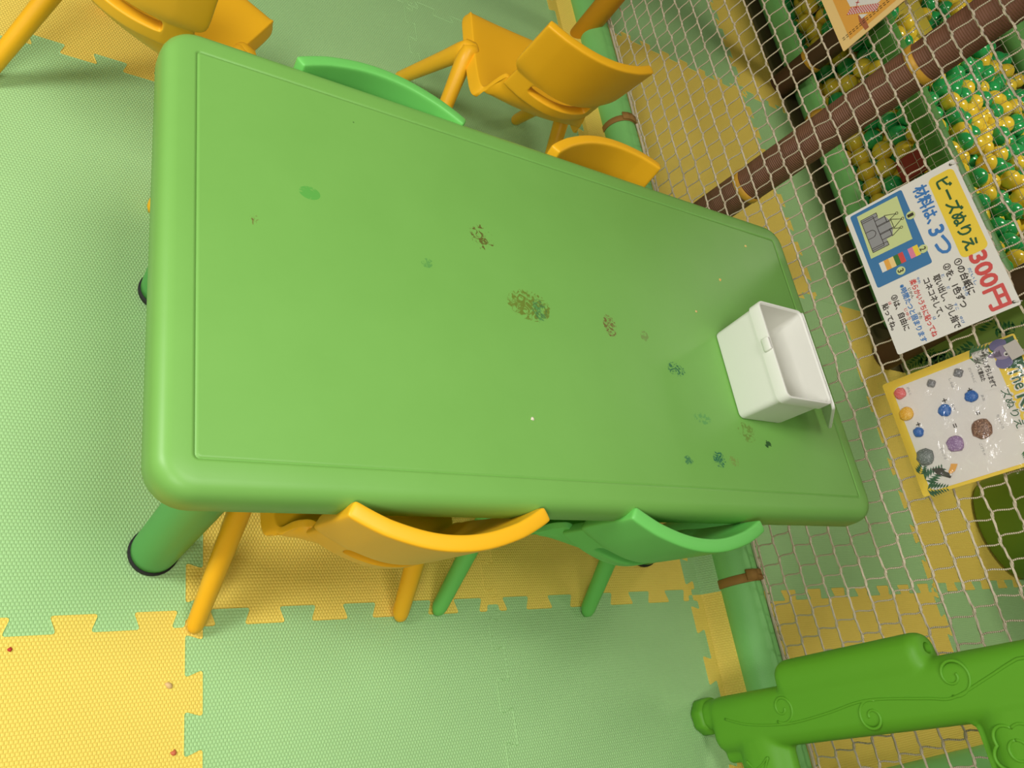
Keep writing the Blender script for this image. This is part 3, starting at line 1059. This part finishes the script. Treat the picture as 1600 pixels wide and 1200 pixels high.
# toucan print
poly('toucan_body', [(.180, .030), (.193, .036), (.206, .054), (.200, .060), (.192, .050), (.184, .048)], I_BLK, p2, 4)
poly('toucan_bill', [(.182, .064), (.186, .074), (.196, .066), (.200, .056), (.194, .055), (.188, .060)], I_ORANGE, p2, 5)
poly('toucan_eye', circ(.2005, .0575, .0022), I_WHITE, p2, 6)
# raised clay samples
def glitter(name, c1, c2):
    k = NT(name)
    k.b.inputs['Roughness'].default_value = .45
    tc = k.n('ShaderNodeTexCoord')
    nz = k.n('ShaderNodeTexVoronoi', i_Scale=420.0)
    k.l(tc.outputs['Object'], nz.inputs['Vector'])
    rp = k.n('ShaderNodeValToRGB')
    rp.color_ramp.elements[0].color = c2
    rp.color_ramp.elements[1].color = c1
    rp.color_ramp.elements[0].position = .2
    rp.color_ramp.elements[1].position = .55
    k.l(nz.outputs['Distance'], rp.inputs[0])
    k.l(rp.outputs[0], k.b.inputs['Base Color'])
    return k.m
def blob(u, v, r, mat, label, square=False):
    V, Fc = [], []
    n = 16
    rr = [r * random.uniform(.92, 1.08) for _ in range(n)]
    if square:
        rr = [r * .82 / max(abs(math.cos(2 * PI * k / n + .6)), abs(math.sin(2 * PI * k / n + .6))) * random.uniform(.96, 1.03) for k in range(n)]
    for y, s in ((0, .96), (-.0025, 1.0), (-.0048, .90), (-.0062, .62), (-.0068, .25)):
        for k in range(n):
            V.append((u + rr[k] * s * math.cos(2 * PI * k / n), y - .0006, v + rr[k] * s * math.sin(2 * PI * k / n)))
    for i in range(4):
        for k in range(n):
            Fc.append((i * n + k, i * n + (k + 1) % n, (i + 1) * n + (k + 1) % n, (i + 1) * n + k))
    Fc.append(tuple(4 * n + k for k in range(n)))
    Fc.append(tuple(reversed(range(n))))
    o = obj('clay_sample', V, Fc, mat, p2)
    o['label'] = label
g_blue = glitter('blue_clay', lin(44, 100, 176), lin(90, 140, 200))
g_grey = glitter('grey_clay', lin(120, 120, 122), lin(176, 176, 176))
for u, v, r, m, lab, sqr in ((.037, .040, .0110, glitter('pink_clay', lin(226, 106, 106), lin(240, 150, 150)), 'pink clay sample', False), (.046, .099, .0085, g_grey, 'small grey clay sample', True), (.050, .149, .0090, g_grey, 'silver grey clay sample', True),
                             (.078, .037, .0130, glitter('yellow_clay', lin(236, 178, 52), lin(246, 214, 120)), 'yellow clay sample', False), (.120, .046, .0095, g_blue, 'blue clay sample', False),
                             (.103, .103, .0115, g_blue, 'round blue clay sample', False), (.100, .154, .0110, g_blue, 'upper blue clay sample', False),
                             (.167, .042, .0155, glitter('dark_grey_clay', lin(104, 110, 106), lin(160, 164, 160)), 'dark grey clay sample', False), (.167, .099, .0150, glitter('purple_clay', lin(150, 118, 160), lin(200, 178, 206)), 'purple clay sample', False),
                             (.161, .149, .0175, glitter('brown_clay', lin(122, 88, 70), lin(190, 150, 122)), 'brown clay sample', False)):
    uu, vv = q2(u, v)
    blob(uu, vv, r, m, lab, sqr)
def film(name, ww=.10):
    k = NT(name)
    t = k.t
    tr = k.n('ShaderNodeBsdfTransparent')
    gl = k.n('ShaderNodeBsdfGlossy')
    gl.inputs['Roughness'].default_value = .12
    fr = k.n('ShaderNodeFresnel')
    fr.inputs[0].default_value = 1.4
    tc = k.n('ShaderNodeTexCoord')
    nz = k.n('ShaderNodeTexNoise', i_Scale=30.0, i_Detail=4.0, i_Distortion=1.5)
    k.l(tc.outputs['Object'], nz.inputs['Vector'])
    bp = k.n('ShaderNodeBump', i_Strength=.8, i_Distance=.004)
    k.l(nz.outputs['Fac'], bp.inputs['Height'])
    k.l(bp.outputs[0], gl.inputs['Normal'])
    mx = k.n('ShaderNodeMixShader')
    k.l(k.math('ADD', fr.outputs[0], ww * .3), mx.inputs[0])
    k.l(tr.outputs[0], mx.inputs[1])
    k.l(gl.outputs[0], mx.inputs[2])
    k.l(mx.outputs[0], t.nodes['Material Output'].inputs[0])
    return k.m
M_FILM = film('clear_plastic_film')
V, Fc = [], []
NU, NV = 20, 20
rnd2 = random.Random(2)
for j in range(NV + 1):
    for i in range(NU + 1):
        u, v = -.008 + i * (W2 + .016) / NU, -.008 + j * (H2 + .026) / NV
        e = min(i, NU - i, j, NV - j)
        V.append((u, (-.0098 + rnd2.uniform(-.0008, .0008)) if e > 1 else (-.004 if e == 1 else .0005), v))
for j in range(NV):
    for i in range(NU):
        a = j * (NU + 1) + i
        Fc.append((a, a + 1, a + NU + 2, a + NU + 1))
sl = obj('clear_sleeve', V, Fc, M_FILM, p2)
sl['label'] = 'clear glossy plastic sleeve over the card'
poly('tape', [(.018, .214), (.048, .218), (.045, .240), (.015, .236)], flat('tape_beige', 188, 178, 170), p2, 26)

# poster 3: orange poster cut by the top edge
p3 = empty('craft_poster', (1.484, 1.245, .702), -PI / 2, 'orange poster with stitched border and red gingham cut off by the top edge', 'poster')
def n3(pts):
    return [(u + .002, v) for u, v in pts]
V, Fc = loft([[(u - .1635, 0, v + .1155) for u, v in rrect(.327, .231, .003, 3)], [(u - .1635, .0016, v + .1155) for u, v in rrect(.327, .231, .003, 3)]])
obj('sheet', V, Fc, I_TAN, p3, False)
poly('print_panel', [(-.312, .022), (-.014, .022), (-.014, .209), (-.312, .209)], I_ORANGE, p3, 1)
poly('white_figure', [(-.107, .048), (-.083, .049), (-.040, .100), (-.043, .130), (-.075, .150), (-.120, .130), (-.130, .080)], I_WHITE, p3, 2)
gq = [(-.072, .036), (-.080, .050), (-.036, .104), (-.026, .092)]
poly('gingham_band', gq, I_WHITE, p3, 3)
chk = []
A, B, Cc, D = [Vector(p) for p in (gq[0], gq[1], gq[2], gq[3])]
NA, NB = 24, 7
for i in range(NA):
    for j in range(NB):
        if (i + j) % 2 == 0:
            f = lambda s, t: tuple((A.lerp(D, s)).lerp(B.lerp(Cc, s), t))
            chk.append([f(i / NA, j / NB), f((i + 1) / NA, j / NB), f((i + 1) / NA, (j + 1) / NB), f(i / NA, (j + 1) / NB)])
multi('gingham_check', chk, I_RED, p3, 4)
poly('white_corner', [(-.051, .058), (-.035, .075), (-.036, .060)], I_WHITE, p3, 3)
poly('wood_post', [(-.051, .056), (-.034, .066), (-.006, .066), (-.006, .057), (-.034, .053)], I_WOOD, p3, 2)
ds = []
for i in range(26):
    v = .010 + i * .0082
    for du in (-.0285, -.0235):
        ds += stroke([(du, v), (du + .0003, v + .0045)], .0012)
multi('stitch_line', ds, I_BLK, p3, 5)
multi('cross_stitch', [s for (u, v) in ((-.078, .066), (-.070, .060), (-.086, .074)) for s in stroke([(u - .003, v - .003), (u + .003, v + .003)], .0014) + stroke([(u - .003, v + .003), (u + .003, v - .003)], .0014)], I_RED, p3, 5)

# leaf-print panel and drum in the far right
pl = empty('leaf_print_panel', (2.70, 1.03, .0), -PI / 2, 'board printed with green jungle leaves behind the net between the posters', 'panel')
sheet('board', .24, .46, I_LEAF2, pl, .02)
sh = []
rnd3 = random.Random(4)
for k in range(26):
    sh += fern(rnd3.uniform(.02, .22), rnd3.uniform(.02, .40), rnd3.uniform(0, 6.28), rnd3.uniform(.06, .10), 5)
sh = [s for s in sh if all(.0 < u < .24 and .0 < v < .46 for u, v in s)]
multi('leaf_print', sh, flat('print_dark_leaf', 40, 104, 52), pl, 1)
prof = [(.0, 0), (.150, 0), (.166, .004), (.172, .016), (.172, .30), (.168, .316), (.155, .322), (.0, .322)]
V, Fc = [], []
n = 40
for r, z in prof[1:-1]:
    for k in range(n):
        V.append((r * math.cos(2 * PI * k / n), r * math.sin(2 * PI * k / n), z))
for i in range(len(prof) - 3):
    for k in range(n):
        Fc.append((i * n + k, i * n + (k + 1) % n, (i + 1) * n + (k + 1) % n, (i + 1) * n + k))
Fc.append(tuple(reversed(range(n))))
Fc.append(tuple((len(prof) - 3) * n + k for k in range(n)))
dr = obj('soft_play_drum', V, Fc, plastic('drum_green_vinyl', lin(112, 148, 48), .55, .3, .02), None, True, (2.945, .415, 0))
bevel(dr, .004)
tag(dr, 'dark green soft play drum at the right edge below the sample card', 'drum')
r5 = tube('padded_rail', [(1.62, -.215, .05), (1.64, -.215, .05), (3.2, -.235, .05), (3.22, -.235, .05)], [.046, .05, .05, .046], M_VINYL, None, 24)
tag(r5, 'green padded rail on the floor seen through the window of the fence', 'rail')

# ------------------------------------------------------------------ fence panel
fn = empty('play_fence_panel', (1.33, -.02, 0), 0, 'leaf green plastic play fence panel with raised vines standing in front of the net', 'fence')
bm = bmesh.new()
def add_loft(bm, rings):
    V, Fc = loft(rings)
    vs = [bm.verts.new(v) for v in V]
    for f in Fc:
        bm.faces.new([vs[i] for i in f])
def vbar(x0, x1, y0, y1, z0, z1, r):
    cx, cy = (x0 + x1) / 2, (y0 + y1) / 2
    w, d = x1 - x0, y1 - y0
    e = r * .5
    add_loft(bm, [[(cx + x, cy + y, z) for x, y in rrect(w - 2 * i, d - 2 * i, max(.003, r - i), 6)] for i, z in ((e, z0), (e * .3, z0 + e * .3), (0, z0 + e), (0, z1 - e), (e * .3, z1 - e * .3), (e, z1))])
def ybar(x0, x1, y0, y1, z0, z1, r):
    cx, cz = (x0 + x1) / 2, (z0 + z1) / 2
    w, d = x1 - x0, z1 - z0
    e = r * .5
    add_loft(bm, [[(cx + x, y, cz + z) for x, z in rrect(w - 2 * i, d - 2 * i, max(.003, r - i), 6)] for i, y in ((e, y0), (0, y0 + e), (0, y1 - e), (e, y1))])
oy = .02
vbar(-.033, .033, -.073 + oy, .031 + oy, .044, .82, .030)
vbar(-.030, .030, -.030 + oy, .029 + oy, .018, .06, .026)          # foot neck
vbar(-.036, .032, -.005 + oy, .073 + oy, .225, .522, .033)          # hinge socket
ybar(-.036, .036, -.75 + oy, -.03 + oy, .085, .205, .050)          # lower rail
ybar(-.036, .036, -.75 + oy, -.03 + oy, .560, .735, .055)          # upper rail
vbar(-.010, .010, -.092 + oy, -.03 + oy, .048, .110, .009)          # foot flange
vbar(-.033, .033, -.75 + oy, -.65 + oy, .044, .82, .030)
body = from_bm('body', bm, M_FENCE, fn)
rm = body.modifiers.new('fuse', 'REMESH')
rm.mode = 'VOXEL'
rm.voxel_size = .0045
rm.use_smooth_shade = True
sm = body.modifiers.new('soften', 'SMOOTH')
sm.factor = .5
sm.iterations = 7
# ribbed foot
V, Fc = [], []
n = 48
for z, s in ((.0, .9), (.003, 1.0), (.020, 1.0), (.030, .97)):
    for k in range(n):
        a = 2 * PI * k / n
        rr = .034 * s * (1 + .045 * (1 if (k // 3) % 2 else 0))
        V.append((rr * .95 * math.cos(a), rr * math.sin(a) + oy - .001, z))
for i in range(3):
    for k in range(n):
        Fc.append((i * n + k, i * n + (k + 1) % n, (i + 1) * n + (k + 1) % n, (i + 1) * n + k))
Fc += [tuple(reversed(range(n))), tuple(3 * n + k for k in range(n))]
obj('foot', V, Fc, M_FENCE, fn)
# pin hole drilled into the top of the hinge socket
V, Fc = [], []
add_tube(V, Fc, [(-.004, .045 + oy, .478), (-.004, .045 + oy, .56)], .0095, 24)
cutter = obj('cutter', V, Fc, None, fn, False)
bo = body.modifiers.new('pin_hole', 'BOOLEAN')
bo.operation = 'DIFFERENCE'
bo.solver = 'EXACT'
bo.object = cutter
dg = bpy.context.evaluated_depsgraph_get()
fused = bpy.data.meshes.new_from_object(body.evaluated_get(dg))
body.modifiers.clear()
body.data = fused
fused.polygons.foreach_set('use_smooth', [True] * len(fused.polygons))
fused.set_sharp_from_angle(angle=math.radians(50))
bpy.data.objects.remove(cutter)
# raised vine, spirals, flower and leaf on the front face
V, Fc = [], []
def relief(pts, r=.0026, x=-.0325):
    add_tube(V, Fc, [(x, y + oy, z) for y, z in pts], r, 8, True, (1, 1))
def spline(pts, m=6):
    out = []
    P = [Vector(p) for p in pts]
    P = [P[0]] + P + [P[-1]]
    for i in range(1, len(P) - 2):
        for t in range(m):
            t /= m
            a, b, c, d = P[i - 1:i + 3]
            out.append(.5 * ((2 * b) + (c - a) * t + (2 * a - 5 * b + 4 * c - d) * t * t + (3 * b - 3 * c + d - a) * t ** 3))
    out.append(P[-2])
    return [(p[0], p[1]) for p in out]
relief(spline([(-.011, .090), (-.027, .145), (-.035, .233), (-.028, .32), (-.018, .388), (-.019, .437), (-.028, .512), (-.032, .553), (-.013, .611), (.003, .655), (.006, .675), (.002, .74), (-.012, .78)]))
def spiral(cy, cz, R0, turns, a0, hand=1):
    pts = []
    N = 44
    for i in range(N + 1):
        t = i / N
        a = a0 + hand * turns * 2 * PI * t
        r = R0 * (1 - .80 * t)
        pts.append((cy + r * math.sin(a), cz + r * math.cos(a)))
    return pts
relief(spiral(-.008, .231, .027, 1.35, math.radians(-130), 1))
relief(spiral(-.043, .407, .027, 1.35, math.radians(60), 1))
relief(spiral(-.001, .563, .031, 1.35, math.radians(-110), 1))
# flower on the upper rail, leaf on the lower rail
cy, cz = -.112, .622
fl = []
for k in range(60):
    a = 2 * PI * k / 60
    r = .030 + .009 * abs(math.sin(2.5 * a))
    fl.append((cy + r * math.cos(a), cz + r * math.sin(a)))
relief(fl + fl[:1], .0026, -.0352)
relief(circ(cy, cz, .014, 24) + [(cy + .014, cz)], .0026, -.0352)
lf = spline([(-.088, .120), (-.102, .135), (-.098, .152), (-.086, .172), (-.105, .160), (-.118, .170), (-.116, .150), (-.128, .140), (-.112, .132), (-.100, .112)])
relief(lf, .0022, -.0352)
obj('vine_relief', V, Fc, M_FENCE, fn)
